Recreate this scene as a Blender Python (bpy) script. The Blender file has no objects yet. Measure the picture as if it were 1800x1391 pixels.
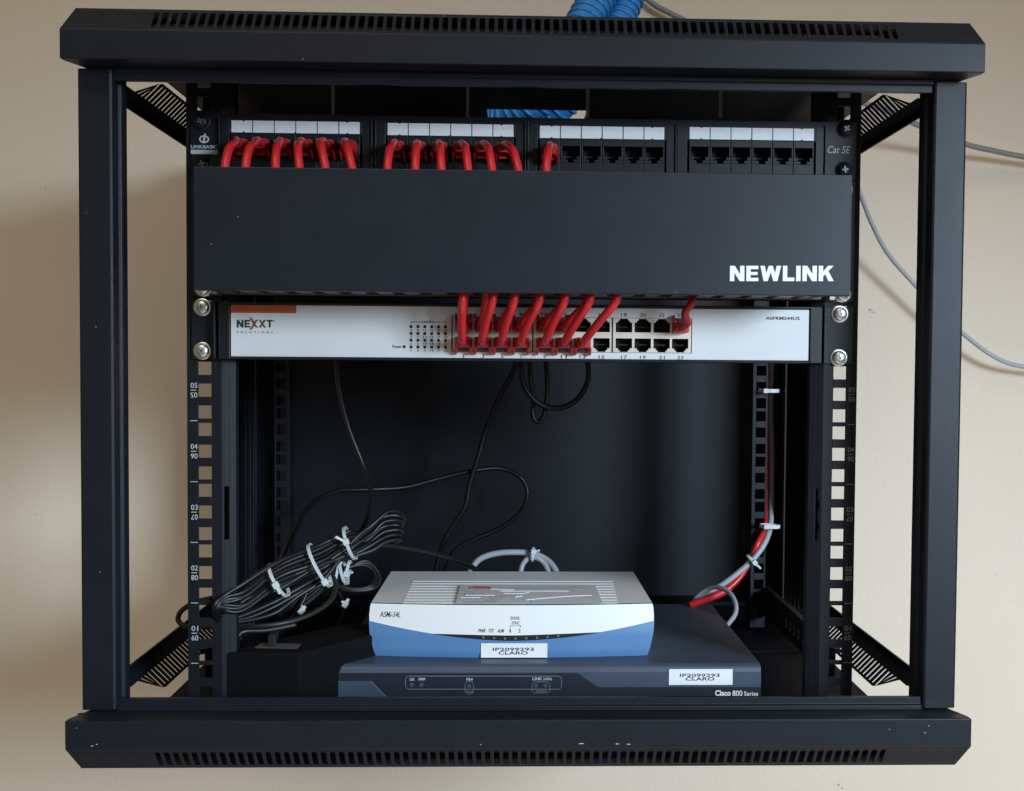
import bpy, bmesh, math, random
from mathutils import Vector, Matrix
random.seed(7)
MM = 0.001
# ------------------------------------------------------------------ camera
CAM = Vector((-7.237, -763.764, 21.023)); PITCH, YAW, ROLL = 0.0364, 0.0330, 0.0074
F, CX, CY = 2049.94, 973.02, 715.08            # focal length and principal point, photograph pixels (1800 wide)
fwd = Vector((math.sin(YAW)*math.cos(PITCH), math.cos(YAW)*math.cos(PITCH), -math.sin(PITCH)))
r0 = Vector((math.cos(YAW), -math.sin(YAW), 0)); u0 = r0.cross(fwd)
rt = r0*math.cos(ROLL) + u0*math.sin(ROLL); up = -r0*math.sin(ROLL) + u0*math.cos(ROLL)
scn = bpy.context.scene; col = scn.collection
cd = bpy.data.cameras.new('camera'); cam = bpy.data.objects.new('camera', cd); col.objects.link(cam)
cd.sensor_width = 36; cd.sensor_fit = 'HORIZONTAL'; cd.lens = F/1800*36
cd.shift_x = (900-CX)/1800; cd.shift_y = (CY-695.5)/1800
cd.clip_start = 0.01; cd.clip_end = 50
cam.matrix_world = Matrix(((rt.x, up.x, -fwd.x, CAM.x*MM), (rt.y, up.y, -fwd.y, CAM.y*MM), (rt.z, up.z, -fwd.z, CAM.z*MM), (0, 0, 0, 1)))
scn.camera = cam
# ------------------------------------------------------------------ world and lamps
w = bpy.data.worlds.new('World'); scn.world = w; w.use_nodes = True
bg = w.node_tree.nodes['Background']; bg.inputs[0].default_value = (0.90, 0.78, 0.62, 1); bg.inputs[1].default_value = 0.185
def area(name, loc, target, sx, sy, power, colr):
    l = bpy.data.lights.new(name, 'AREA'); l.shape = 'RECTANGLE'; l.size = sx; l.size_y = sy; l.energy = power; l.color = colr
    o = bpy.data.objects.new(name, l); col.objects.link(o); o.location = loc
    o.rotation_euler = (Vector(target)-Vector(loc)).to_track_quat('-Z', 'Y').to_euler()
    return o
def spot(name, loc, azim, elev, half, blend, power, colr, soft):
    l = bpy.data.lights.new(name, 'SPOT'); l.energy = power; l.color = colr; l.spot_size = math.radians(2*half); l.spot_blend = blend; l.shadow_soft_size = soft
    o = bpy.data.objects.new(name, l); col.objects.link(o); o.location = loc
    d = Vector((math.cos(math.radians(elev))*math.sin(math.radians(azim)), math.cos(math.radians(elev))*math.cos(math.radians(azim)), math.sin(math.radians(elev))))
    o.rotation_euler = d.to_track_quat('-Z', 'Y').to_euler(); return o
spot('window_light', (1.42, -1.66, 0.36), -34.5, -31.5, 34, .5, 268, (0.67, 0.835, 1.0), .36)
area('ceiling_light', (-0.35, -1.35, 1.75), (0, 0.3, -0.15), 1.6, 1.0, 12, (1.0, 0.90, 0.76))
area('floor_bounce', (0.5, -0.5, -1.35), (0.1, 0.5, -0.1), 2.0, 1.0, 5, (1.0, 0.93, 0.84))
scn.view_settings.view_transform = 'Standard'; scn.view_settings.look = 'None'; scn.view_settings.exposure = 0.0
scn.view_settings.gamma = 1; scn.view_settings.use_curve_mapping = False

# ------------------------------------------------------------------ helpers
def ray(u, v): return fwd + rt*((u-CX)/F) - up*((v-CY)/F)
def P(u, v, Y):
    d = ray(u, v); return CAM + d*((Y-CAM.y)/d.y)
def PZ(u, v, Z):
    d = ray(u, v); return CAM + d*((Z-CAM.z)/d.z)

def mat(name, base, rough=0.5, metal=0.0, bump=0.0, bscale=900, var=0.0, vscale=40, spec=0.5, specks=0.0, coat=0.0, trans=0.0):
    m = bpy.data.materials.new(name); m.use_nodes = True; nt = m.node_tree; b = nt.nodes['Principled BSDF']
    b.inputs['Base Color'].default_value = (*base, 1); b.inputs['Roughness'].default_value = rough
    b.inputs['Metallic'].default_value = metal; b.inputs['Specular IOR Level'].default_value = spec
    b.inputs['Coat Weight'].default_value = coat; b.inputs['Transmission Weight'].default_value = trans
    tc = nt.nodes.new('ShaderNodeTexCoord'); L = nt.links.new
    geo = nt.nodes.new('ShaderNodeNewGeometry')
    if bump:
        n = nt.nodes.new('ShaderNodeTexNoise'); n.inputs['Scale'].default_value = bscale; n.inputs['Detail'].default_value = 3
        bp = nt.nodes.new('ShaderNodeBump'); bp.inputs['Strength'].default_value = bump; bp.inputs['Distance'].default_value = 0.0004
        L(geo.outputs['Position'], n.inputs['Vector']); L(n.outputs['Fac'], bp.inputs['Height']); L(bp.outputs['Normal'], b.inputs['Normal'])
    if var or specks:
        n2 = nt.nodes.new('ShaderNodeTexNoise'); n2.inputs['Scale'].default_value = vscale; n2.inputs['Detail'].default_value = 5
        L(geo.outputs['Position'], n2.inputs['Vector'])
        mr = nt.nodes.new('ShaderNodeMapRange'); mr.inputs[1].default_value = .3; mr.inputs[2].default_value = .7
        mr.inputs[3].default_value = 1-var; mr.inputs[4].default_value = 1+var
        L(n2.outputs['Fac'], mr.inputs[0])
        mx = nt.nodes.new('ShaderNodeMix'); mx.data_type = 'RGBA'; mx.blend_type = 'MULTIPLY'; mx.inputs[0].default_value = 1
        mx.inputs[6].default_value = (*base, 1); L(mr.outputs[0], mx.inputs[7]); out = mx.outputs[2]
        if specks:
            vo = nt.nodes.new('ShaderNodeTexVoronoi'); vo.inputs['Scale'].default_value = 58
            L(geo.outputs['Position'], vo.inputs['Vector'])
            lt = nt.nodes.new('ShaderNodeMath'); lt.operation = 'LESS_THAN'; lt.inputs[1].default_value = specks; L(vo.outputs['Distance'], lt.inputs[0])
            m3 = nt.nodes.new('ShaderNodeMix'); m3.data_type = 'RGBA'; L(lt.outputs[0], m3.inputs[0]); L(out, m3.inputs[6])
            m3.inputs[7].default_value = (0.22, 0.21, 0.20, 1); out = m3.outputs[2]
        L(out, b.inputs['Base Color'])
        rr = nt.nodes.new('ShaderNodeMapRange'); rr.inputs[1].default_value = .3; rr.inputs[2].default_value = .7
        rr.inputs[3].default_value = rough*.96; rr.inputs[4].default_value = min(1, rough*1.04); L(n2.outputs['Fac'], rr.inputs[0]); L(rr.outputs[0], b.inputs['Roughness'])
    return m
M = dict(
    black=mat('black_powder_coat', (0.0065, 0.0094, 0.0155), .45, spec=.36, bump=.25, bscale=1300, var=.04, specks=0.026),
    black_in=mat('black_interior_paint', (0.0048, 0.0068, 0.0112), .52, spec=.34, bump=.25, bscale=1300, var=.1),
    cover=mat('black_satin_cover', (0.0075, 0.0118, 0.0205), .42, spec=.42, bump=.2, bscale=1500, var=.03, specks=0.026),
    plastic=mat('black_plastic', (0.007, 0.009, 0.013), .42, spec=.4, bump=.1, bscale=1500),
    hole=mat('dark_recess', (0.006, 0.006, 0.007), .7),
    white=mat('white_plate', (0.74, 0.76, 0.77), .42, bump=.08, bscale=2500, var=.02),
    card=mat('label_card', (0.88, 0.89, 0.90), .6, var=.03, vscale=200),
    sticker=mat('white_sticker', (0.86, 0.87, 0.88), .5),
    shield=mat('nickel_port_shield', (0.75, 0.68, 0.58), .42, metal=.35, var=.08, vscale=120),
    zinc=mat('zinc_screw', (0.93, 0.94, 0.93), .34, metal=1.0, var=.1, vscale=400),
    steel=mat('grey_steel', (0.30, 0.33, 0.34), .4, metal=.6),
    red=mat('red_pvc', (0.62, 0.022, 0.026), .34, bump=.05, var=.06),
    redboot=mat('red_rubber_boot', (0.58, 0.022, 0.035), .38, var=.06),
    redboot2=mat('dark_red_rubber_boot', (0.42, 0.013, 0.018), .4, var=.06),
    clear=mat('smoky_clear_plastic', (0.035, 0.03, 0.03), .4, spec=.3),
    grey=mat('grey_pvc', (0.36, 0.38, 0.42), .42, var=.05),
    wallgrey=mat('wall_cable_grey', (0.24, 0.24, 0.24), .5, var=.05),
    cord=mat('black_pvc', (0.007, 0.008, 0.009), .40, spec=.42, bump=.05),
    nylon=mat('white_nylon', (0.66, 0.72, 0.72), .38),
    modem=mat('white_modem_plastic', (0.88, 0.89, 0.88), .42, bump=.06, bscale=2500),
    modemtop=mat('lightened_modem_top', (0.90, 0.91, 0.91), .5, bump=.08, bscale=2500),  # case white lightened in colour, standing in for light on the top
    blue=mat('blue_plastic', (0.105, 0.245, 0.47), .40, bump=.06, bscale=2500, var=.04, vscale=25),
    slate=mat('slate_router_plastic', (0.050, 0.070, 0.104), .46, bump=.25, bscale=2200, var=.08),
    navy=mat('dark_navy_panel', (0.018, 0.021, 0.032), .4, bump=.1, bscale=2200),
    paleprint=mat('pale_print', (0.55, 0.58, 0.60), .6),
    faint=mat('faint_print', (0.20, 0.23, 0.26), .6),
    whiteprint=mat('white_print', (0.88, 0.90, 0.90), .5),
    darkprint=mat('dark_print', (0.03, 0.035, 0.045), .6),
    orange=mat('orange_print', (0.48, 0.10, 0.035), .5),
    maroon=mat('dark_red_print', (0.30, 0.05, 0.03), .6),
    redprint=mat('red_oval_print', (0.70, 0.03, 0.05), .5),
    sleeve=mat('blue_spiral_sleeve', (0.03, 0.22, 0.55), .4, var=.15, vscale=90),
)

class MB:
    def __init__(s): s.v = []; s.f = []
    def add(s, vs, fs):
        k = len(s.v); s.v += [Vector(p) for p in vs]; s.f += [[i+k for i in f] for f in fs]; return s
    def box(s, x0, x1, y0, y1, z0, z1):
        vs = [(x, y, z) for x in (x0, x1) for y in (y0, y1) for z in (z0, z1)]
        return s.add(vs, [(0, 1, 3, 2), (4, 6, 7, 5), (0, 4, 5, 1), (2, 3, 7, 6), (0, 2, 6, 4), (1, 5, 7, 3)])
    def prism(s, ring, off):
        n = len(ring); o = Vector(off); a = [Vector(p) for p in ring]
        return s.add(a+[p+o for p in a], [list(range(n))[::-1], list(range(n, 2*n))] + [(i, (i+1) % n, n+(i+1) % n, n+i) for i in range(n)])
    def loft(s, rings, caps=True, closed=True):
        n = len(rings[0]); vs = [p for r in rings for p in r]; fs = []
        for k in range(len(rings)-1):
            for i in range(n if closed else n-1):
                j = (i+1) % n; fs.append((k*n+i, k*n+j, (k+1)*n+j, (k+1)*n+i))
        if caps: fs.append(list(range(n))[::-1]); fs.append(list(range((len(rings)-1)*n, len(rings)*n)))
        return s.add(vs, fs)
    def tube(s, pts, r, n=12, sub=7, closed=False, rf=None, caps=True):
        pts = [Vector(p) for p in pts]; path = []
        N = len(pts)
        rng = range(N if closed else N-1)
        for i in rng:
            g = (lambda k: pts[k % N]) if closed else (lambda k: pts[min(max(k, 0), N-1)])
            a, b, c, d = g(i-1), g(i), g(i+1), g(i+2)
            for t in range(sub):
                t /= sub; path.append(.5*((2*b)+(c-a)*t+(2*a-5*b+4*c-d)*t*t+(3*b-a-3*c+d)*t**3))
        if not closed: path.append(pts[-1])
        rings = []; nrm = None; m = len(path)
        for i, p in enumerate(path):
            t = (path[(i+1) % m]-path[i-1]) if closed else (path[min(i+1, m-1)]-path[max(i-1, 0)])
            t.normalize()
            if nrm is None:
                nrm = t.cross(Vector((0, 0, 1)));
                if nrm.length < .1: nrm = t.cross(Vector((0, 1, 0)))
            nrm = (nrm - t*nrm.dot(t)).normalized(); bn = t.cross(nrm)
            rr = r if rf is None else rf(i/(m-1))*r
            rings.append([p+(nrm*math.cos(a)+bn*math.sin(a))*rr for a in [2*math.pi*k/n for k in range(n)]])
        if closed: rings.append(rings[0])
        return s.loft(rings, caps and not closed)
    def disc(s, c, r, y0, y1, n=20, rx=None):
        rx = rx or r
        return s.prism([(c[0]+rx*math.cos(2*math.pi*k/n), y0, c[1]+r*math.sin(2*math.pi*k/n)) for k in range(n)], (0, y1-y0, 0))
    def opening(s, x0, x1, z0, z1, cx, steps, y0, y1):
        """plate x0..x1,z0..z1 with a stepped hole; steps = [(zlo, zhi, halfwidth)] stacked upward"""
        zl, zh = steps[0][0], steps[-1][1]
        if zl > z0: s.box(x0, x1, y0, y1, z0, zl)
        if z1 > zh: s.box(x0, x1, y0, y1, zh, z1)
        for a, b, h in steps:
            s.box(x0, cx-h, y0, y1, a, b); s.box(cx+h, x1, y0, y1, a, b)
        return s
    def text(s, body, u0, v0, u1, v1, Y, bold=0.0, shear=0.0, space=1.0, rot=False, thick=.12, plane=None, warp=None):
        """lettering fitted to a rectangle on a plane facing the front"""
        c = bpy.data.curves.new('t', 'FONT'); c.body = body; c.size = 1; c.offset = bold; c.shear = shear; c.space_character = space; c.extrude = .01
        c.resolution_u = 3
        o = bpy.data.objects.new('t', c); col.objects.link(o)
        me = bpy.data.meshes.new_from_object(o)
        vs = [v.co.copy() for v in me.vertices]; fs = [list(p.vertices) for p in me.polygons]
        bpy.data.objects.remove(o); bpy.data.curves.remove(c); bpy.data.meshes.remove(me)
        ax0 = min(v.x for v in vs); ax1 = max(v.x for v in vs); ay0 = min(v.y for v in vs); ay1 = max(v.y for v in vs)
        if plane is None:
            a = P(u0, (v0+v1)/2, Y); b = P(u1, (v0+v1)/2, Y); t = P((u0+u1)/2, v0, Y); bt = P((u0+u1)/2, v1, Y)
            x0, x1, z0, z1 = a.x, b.x, bt.z, t.z
            zc0, zc1 = a.z, b.z
        else: x0, x1, z0, z1 = plane; zc0 = zc1 = 0
        if rot: x0, x1, z0, z1 = x1, x0, z1, z0
        out = []
        for v in vs:
            fx = (v.x-ax0)/max(ax1-ax0, 1e-6); fy = (v.y-ay0)/max(ay1-ay0, 1e-6)
            X_, Z_ = x0+(x1-x0)*fx, z0+(z1-z0)*fy; Yw = warp(X_, Z_) if warp else Y
            out.append((X_, Yw-(thick/2)*(1 if v.z > 0 else -1)-thick/2, Z_))
        return s.add(out, fs)
    def block(s, body, u0, v0, u1, v1, Y, thick=.2, gap=.11):
        """heavy block capitals cut from straight strokes"""
        t = .27
        G = {'N': (.88, [[(0, 0), (t, 0), (t, 1), (0, 1)], [(.88-t, 0), (.88, 0), (.88, 1), (.88-t, 1)], [(0, 1), (t+.02, 1), (.88, 0), (.86-t, 0)]]),
             'E': (.74, [[(0, 0), (t, 0), (t, 1), (0, 1)], [(t, 0), (.74, 0), (.74, .22), (t, .22)], [(t, .40), (.69, .40), (.69, .60), (t, .60)], [(t, .78), (.73, .78), (.73, 1), (t, 1)]]),
             'W': (1.26, [[(0, 1), (.27, 1), (.46, 0), (.21, 0)], [(.21, 0), (.46, 0), (.75, 1), (.51, 1)], [(.51, 1), (.75, 1), (1.05, 0), (.80, 0)], [(.80, 0), (1.05, 0), (1.26, 1), (.99, 1)]]),
             'L': (.70, [[(0, 0), (t, 0), (t, 1), (0, 1)], [(t, 0), (.70, 0), (.70, .24), (t, .24)]]),
             'I': (t, [[(0, 0), (t, 0), (t, 1), (0, 1)]]),
             'K': (.92, [[(0, 0), (t, 0), (t, 1), (0, 1)], [(t, .30), (t, .62), (.56, 1), (.90, 1)], [(.36, .55), (.56, .72), (.92, 0), (.60, 0)]]),
             'T': (.80, [[(0, .77), (.80, .77), (.80, 1), (0, 1)], [(.265, 0), (.535, 0), (.535, .77), (.265, .77)]])}
        W_ = sum(G[c][0] for c in body)+gap*(len(body)-1); a, b_ = P(u0, (v0+v1)/2, Y), P(u1, (v0+v1)/2, Y); t_, bt = P((u0+u1)/2, v0, Y), P((u0+u1)/2, v1, Y)
        sx, sz = (b_.x-a.x)/W_, t_.z-bt.z; x = a.x; sl = (b_.z-a.z)/(b_.x-a.x)
        for c in body:
            w_, ps = G[c]
            for k, pl in enumerate(ps):
                s.prism([(x+px_*sx, Y, bt.z+pz_*sz+sl*(x+px_*sx-(a.x+b_.x)/2)) for px_, pz_ in pl], (0, -thick-.02*k, 0))
            x += (w_+gap)*sx
        return s
    def build(s, name, m, parent=None, smooth=False, bevel=0, xf=None, auto=False):
        me = bpy.data.meshes.new(name); vs = [(xf @ v if xf else v) for v in s.v]
        org = parent_origin(parent)
        me.from_pydata([((v-org)*MM)[:] for v in vs], [], s.f); me.update()
        bm = bmesh.new(); bm.from_mesh(me); bmesh.ops.recalc_face_normals(bm, faces=bm.faces); bm.to_mesh(me); bm.free()
        if smooth:
            for p in me.polygons: p.use_smooth = True
            if auto:
                try: me.set_sharp_from_angle(angle=math.radians(40))
                except Exception: pass
        me.materials.append(M[m] if isinstance(m, str) else m)
        o = bpy.data.objects.new(name, me); col.objects.link(o)
        if parent is not None: o.parent = parent
        else: pass
        if bevel:
            b = o.modifiers.new('bevel', 'BEVEL'); b.width = bevel*MM; b.segments = 2; b.limit_method = 'ANGLE'; b.angle_limit = math.radians(35)
        return o
def parent_origin(p):
    o = Vector((0, 0, 0))
    while p is not None: o += Vector(p.location)/MM; p = p.parent
    return o
def tag(o, label=None, cat=None, group=None, kind=None):
    if label: o['label'] = label
    if cat: o['category'] = cat
    if group: o['group'] = group
    if kind: o['kind'] = kind
    return o
def empty(name, loc, label, cat, group=None):
    o = bpy.data.objects.new(name, None); col.objects.link(o); o.location = Vector(loc)*MM; o.empty_display_size = .02
    return tag(o, label, cat, group)

# ================================================================== SETTING
wallm = bpy.data.materials.new('painted_plaster'); wallm.use_nodes = True; nt = wallm.node_tree; b = nt.nodes['Principled BSDF']
b.inputs['Roughness'].default_value = .62; b.inputs['Specular IOR Level'].default_value = .35
g = nt.nodes.new('ShaderNodeNewGeometry'); n1 = nt.nodes.new('ShaderNodeTexNoise'); n1.inputs['Scale'].default_value = 6; n1.inputs['Detail'].default_value = 4
n2 = nt.nodes.new('ShaderNodeTexNoise'); n2.inputs['Scale'].default_value = 160; n2.inputs['Detail'].default_value = 4
cr = nt.nodes.new('ShaderNodeMix'); cr.data_type = 'RGBA'; cr.inputs[6].default_value = (0.72, 0.615, 0.495, 1); cr.inputs[7].default_value = (0.76, 0.66, 0.54, 1)
bp = nt.nodes.new('ShaderNodeBump'); bp.inputs['Strength'].default_value = .35; bp.inputs['Distance'].default_value = .0012
L = nt.links.new; L(g.outputs['Position'], n1.inputs['Vector']); L(g.outputs['Position'], n2.inputs['Vector'])
L(n1.outputs['Fac'], cr.inputs[0]); L(cr.outputs[2], b.inputs['Base Color']); L(n2.outputs['Fac'], bp.inputs['Height']); L(bp.outputs['Normal'], b.inputs['Normal'])
WALL_Y = 552
wl = MB().box(-2200, 2200, WALL_Y, WALL_Y+120, -1500, 1300).build('wall', wallm); tag(wl, kind='structure')
wl['label'] = 'plain beige painted wall behind the black rack'
wmk = mat('wall_mark', (0.22, 0.19, 0.16), .8)
for (u, v, du, dv) in ((1529, 545, 2.2, .8), (1533, 549, 1.0, 1.0), (1537, 550, .8, .8), (1474, 1380, 1.0, 1.6), (1480, 1386, 1.6, .7), (1476, 1372, .6, .6), (1530, 558, .5, .5), (62, 905, .7, .5), (1752, 1010, .8, .5), (80, 330, .6, .8)):
    p = P(u, v, WALL_Y-.05); MB().prism([(p.x+du*math.cos(k*1.2566+u), p.y, p.z+dv*math.sin(k*1.2566+u)) for k in range(5)], (0, -.12, 0)).build('wall_mark', wmk, wl)

# ================================================================== CABINET
cab = empty('network_cabinet', (0, 250, -251), 'open black wall-mounted equipment cabinet with vented top and bottom covers', 'cabinet')
HX, A, ZC, ZT, CB = 300.0, 0.0, 233.3, 250.5, 13.5     # half width, face plane, face/chamfer edge, top, chamfer depth
def cap(sgn):
    m = MB(); zl, zc, zt = 214.5*sgn, ZC*sgn, ZT*sgn; t = 1.3
    def ring_front(): return None
    ex = 5.5                                         # end chamfer
    # front face plate
    m.box(-HX, HX, 0, t, min(zl, zc), max(zl, zc))
    # lip (return) behind the face, ends cut obliquely
    z0, z1 = sorted((zl, zl+t*sgn))
    m.prism([(-HX, t, z0), (HX, t, z0), (HX, 6, z0), (289, 36, z0), (-289, 36, z0), (-HX, 6, z0)], (0, 0, z1-z0))
    # chamfer with slots
    n = 80; pitch = 483.0/n; x0 = -pitch*n/2
    def q(x, f, d=0):                                 # point on the chamfer, f 0..1 up, d depth below the surface
        nx = Vector((0, 17.2, 13.5*-1*sgn)).normalized()
        p = Vector((x, f*CB, zc+(zt-zc)*f)); return p+Vector((0, .78*d, -.62*d*sgn))
    def quad(pts):
        m.prism([q(x, f) for x, f in pts], q(0, 0, t)-q(0, 0, 0))
    e = lambda f: HX-ex*f
    fa, fb = .17, .86
    quad([(-HX, 0), (HX, 0), (e(fa), fa), (-e(fa), fa)])
    quad([(-e(fb), fb), (e(fb), fb), (e(1), 1), (-e(1), 1)])
    sw = 1.75; cc = .06
    quad([(-e(fa), fa), (x0-pitch/2+sw, fa), (x0-pitch/2+sw, fb), (-e(fb), fb)])
    quad([(x0+n*pitch-pitch/2-sw+pitch, fa), (e(fa), fa), (e(fb), fb), (x0+n*pitch+pitch/2-sw, fb)])
    # slot i centred at x0+(i)*pitch -pitch/2 + ... bars between
    for i in range(n+1):
        xl = x0+(i-.5)*pitch+ (sw if False else 0)
    for i in range(n):
        c = x0+(i+.5)*pitch; hw = pitch/2-sw
        quad([(c-hw-.8, fa), (c+hw+.8, fa), (c+hw, fa+cc), (c+hw, fb-cc), (c+hw+.8, fb), (c-hw-.8, fb), (c-hw, fb-cc), (c-hw, fa+cc)])
    # end cheeks and top return
    for s in (-1, 1):
        m.prism([(s*HX, t, zl), (s*HX, t, zc), (s*e(1), CB, zt), (s*e(1), 40, zt), (s*289, 40, zl)], (-s*t, 0, 0))
    z0, z1 = sorted((zt, zt-t*sgn)); m.box(-e(1)+1, e(1)-1, CB+1, 42, z0, z1)
    m.box(-e(1)+1.5, e(1)-1.5, 40.5, 42, *sorted((zt-t*sgn, 240*sgn)))
    return m
for sgn, nm in ((1, 'top_cover'), (-1, 'bottom_cover')):
    o = cap(sgn).build(nm, 'black', cab, bevel=.55)
    # dark sheets added behind the slots, standing for the shade inside
    MB().box(-285, 285, 20, 21, *sorted((243*sgn, 225*sgn))).build('vent_shade_sheet', 'hole', o)
    MB().box(-284, 284, 18, 24, *sorted((222*sgn, 224*sgn))).build('vent_shade_strip', 'hole', o)
    # side vent strip
    for s in (-1, 1):
        m = MB(); A0, B0 = Vector((s*300, 0, 215.5*sgn)), Vector((s*280.5, 0, 235*sgn)); Y0, Y1 = 84, 418
        th = Vector((-s*.3, 0, -.3*sgn)); cut = lambda f: 84+70*f
        def qq(y, f): p = A0.lerp(B0, f); return Vector((p.x, y, p.z))
        def qd(a, b_, f0, f1):
            if b_ <= cut((f0+f1)/2)+1: return
            m.prism([qq(max(a, cut(f0)), f0), qq(max(b_, cut(f0)+.1), f0), qq(max(b_, cut(f1)+.1), f1), qq(max(a, cut(f1)), f1)], th)
        qd(Y0, Y1, 0, .36); qd(Y0, Y1, .92, 1)
        k = 0; y = Y0
        while y < Y1-4:
            qd(y, min(y+5.6, Y1), .36, .92); y += 8.4
        m.box(*sorted((s*300, s*298.6)), Y0, Y1, *sorted((215.5*sgn, 210.5*sgn)))
        # thin rods carrying the strip at the front
        m.box(*sorted((s*299.5, s*297)), 38, Y0, *sorted((213*sgn, 216*sgn)))
        m.build('side_vent', 'black_in', cab)
# roof with an opening for the conduits, base plate
ro = MB()
for a in ((-281, 281, 42, 246), (-281, -33, 246, 330), (53, 281, 246, 330), (-281, 281, 330, 545)): ro.box(a[0], a[1], a[2], a[3], 239, 241)
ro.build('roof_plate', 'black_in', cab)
bsz = MB().box(-279, 279, 42, 545, -246.5, -244.5); bsz.box(-279, 279, 508, 545, -244, -240); bsz.box(-279, 279, 300, 303, -244.4, -242.8)
bsz.build('base_plate', mat('shaded_black_floor', (.004, .005, .008), .7, spec=.2), cab, bevel=.4)  # base plate colour darkened to stand for shade on the floor
for u in (585, 822, 1033, 1267):
    a = P(u-2.6, 147, 140); c = P(u+2.6, 207, 140)
    MB().box(a.x, c.x, 140, 141.2, c.z, 238.8).build('roof_bracket', mat('bare_zinc_strip', (.55, .58, .58), .5, metal=.3), cab)
# front posts
for s in (-1, 1):
    pr = [(-296.6, 22.5), (-296.1, 21.0), (-294.6, 20), (-275.4, 20), (-274.0, 20.6), (-273.4, 22), (-273.4, 30.5), (-271.6, 31.2), (-270.8, 32.5), (-270.6, 40), (-276, 40), (-276, 46), (-296.6, 46)]
    pr = [(x*-s, y) for x, y in pr]
    o = MB().prism([(x, y, -213.1) for x, y in pr], (0, 0, 426.2)).build('front_post', 'black', cab, bevel=.35)
    a = P(200, 600, 24).z; c = P(200, 775, 24).z
    if s > 0: a, c = P(1632, 555, 24).z, P(1632, 785, 24).z
    MB().box(*sorted((s*273.2, s*273.6)), 22.6, 29.6, c, a).build('latch_slot', 'hole', o)
# front horizontal bars
for sgn, nm in ((1, 'top_bar'), (-1, 'bottom_bar')):
    m = MB(); m.prism([(-273.3, 22.4, 206.0*sgn), (-273.3, 26, 206.0*sgn), (-273.3, 26, 214.3*sgn), (-273.3, 20.4, 214.3*sgn), (-273.3, 20.4, 211.4*sgn), (-273.3, 22.4, 210.6*sgn)], (546.6, 0, 0))
    m.build(nm, 'black', cab, bevel=.3)
# small hole marks in bottom lip
for u, v in ((1680, 1253), (141, 1255)):
    p = PZ(u, v, -214.4); MB().prism([(p.x+2.0*math.cos(k*.5236), p.y+2.0*math.sin(k*.5236), -214.45) for k in range(12)], (0, 0, .15)).build('lip_hole', 'hole', cab)

# mounting rails
ZB = [-21.956+44.45*k for k in range(-5, 6)]
holes = sorted([b0+d for b0 in ZB for d in (6.35, 22.225, 38.1) if -222 < b0+d < 226])
def rail(s, Y, xi, xo, deep, slot):
    m = MB(); hx = 232.6; h = 4.75; zt = 236
    m.box(*sorted((s*xi, s*(hx-h))), Y, Y+1.6, -zt, zt); m.box(*sorted((s*(hx+h), s*(xo if slot else hx+h+1.6))), Y, Y+1.6, -zt, zt)
    if not slot: m.box(*sorted((s*(hx+h), s*xo)), Y+20, Y+21.5, -zt, zt); m.box(*sorted((s*(hx+h), s*(hx+h+1.4))), Y+1.6, Y+20, -zt, zt)
    zs = [-zt]+[z for c in holes for z in (c-h, c+h)]+[zt]
    for i in range(0, len(zs), 2): m.box(s*(hx-h) if s > 0 else s*(hx+h), s*(hx+h) if s > 0 else s*(hx-h), Y, Y+1.6, zs[i], zs[i+1])
    # inner flange folded obliquely back
    A_, B_ = (xi, Y+.2), (xi-9.3, Y+3.6)
    def fl(f0, f1, z0, z1):
        q0 = (A_[0]+(B_[0]-A_[0])*f0, A_[1]+(B_[1]-A_[1])*f0); q1 = (A_[0]+(B_[0]-A_[0])*f1, A_[1]+(B_[1]-A_[1])*f1)
        m.prism([(s*q0[0], q0[1], z0), (s*q1[0], q1[1], z0), (s*(q1[0]+1.2), q1[1]+.8, z0), (s*(q0[0]+1.2), q0[1]+.8, z0)], (0, 0, z1-z0))
    if slot:
        za, zb = slot; fl(0, .14, -zt, zt); fl(.50, 1, -zt, zt); fl(.14, .50, -zt, za); fl(.14, .50, zb, zt)
        m.box(*sorted((s*(xi-8.9), s*(xi+7))), Y+13, Y+14, -zt, zt); m.box(*sorted((s*(xi-8.9), s*(xi-7.9))), Y+5, Y+13, -zt, zt)
    else: m.box(*sorted((s*xi, s*(xi+1.6))), Y+1.6, Y+deep, -zt, zt)
    m.box(*sorted((s*xo, s*(xo-1.6))), Y+1.6 if slot else Y-14, Y+deep*.8, -zt, zt)
    return m
zslot = (P(386, 945, 102).z, P(386, 853, 102).z)
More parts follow.
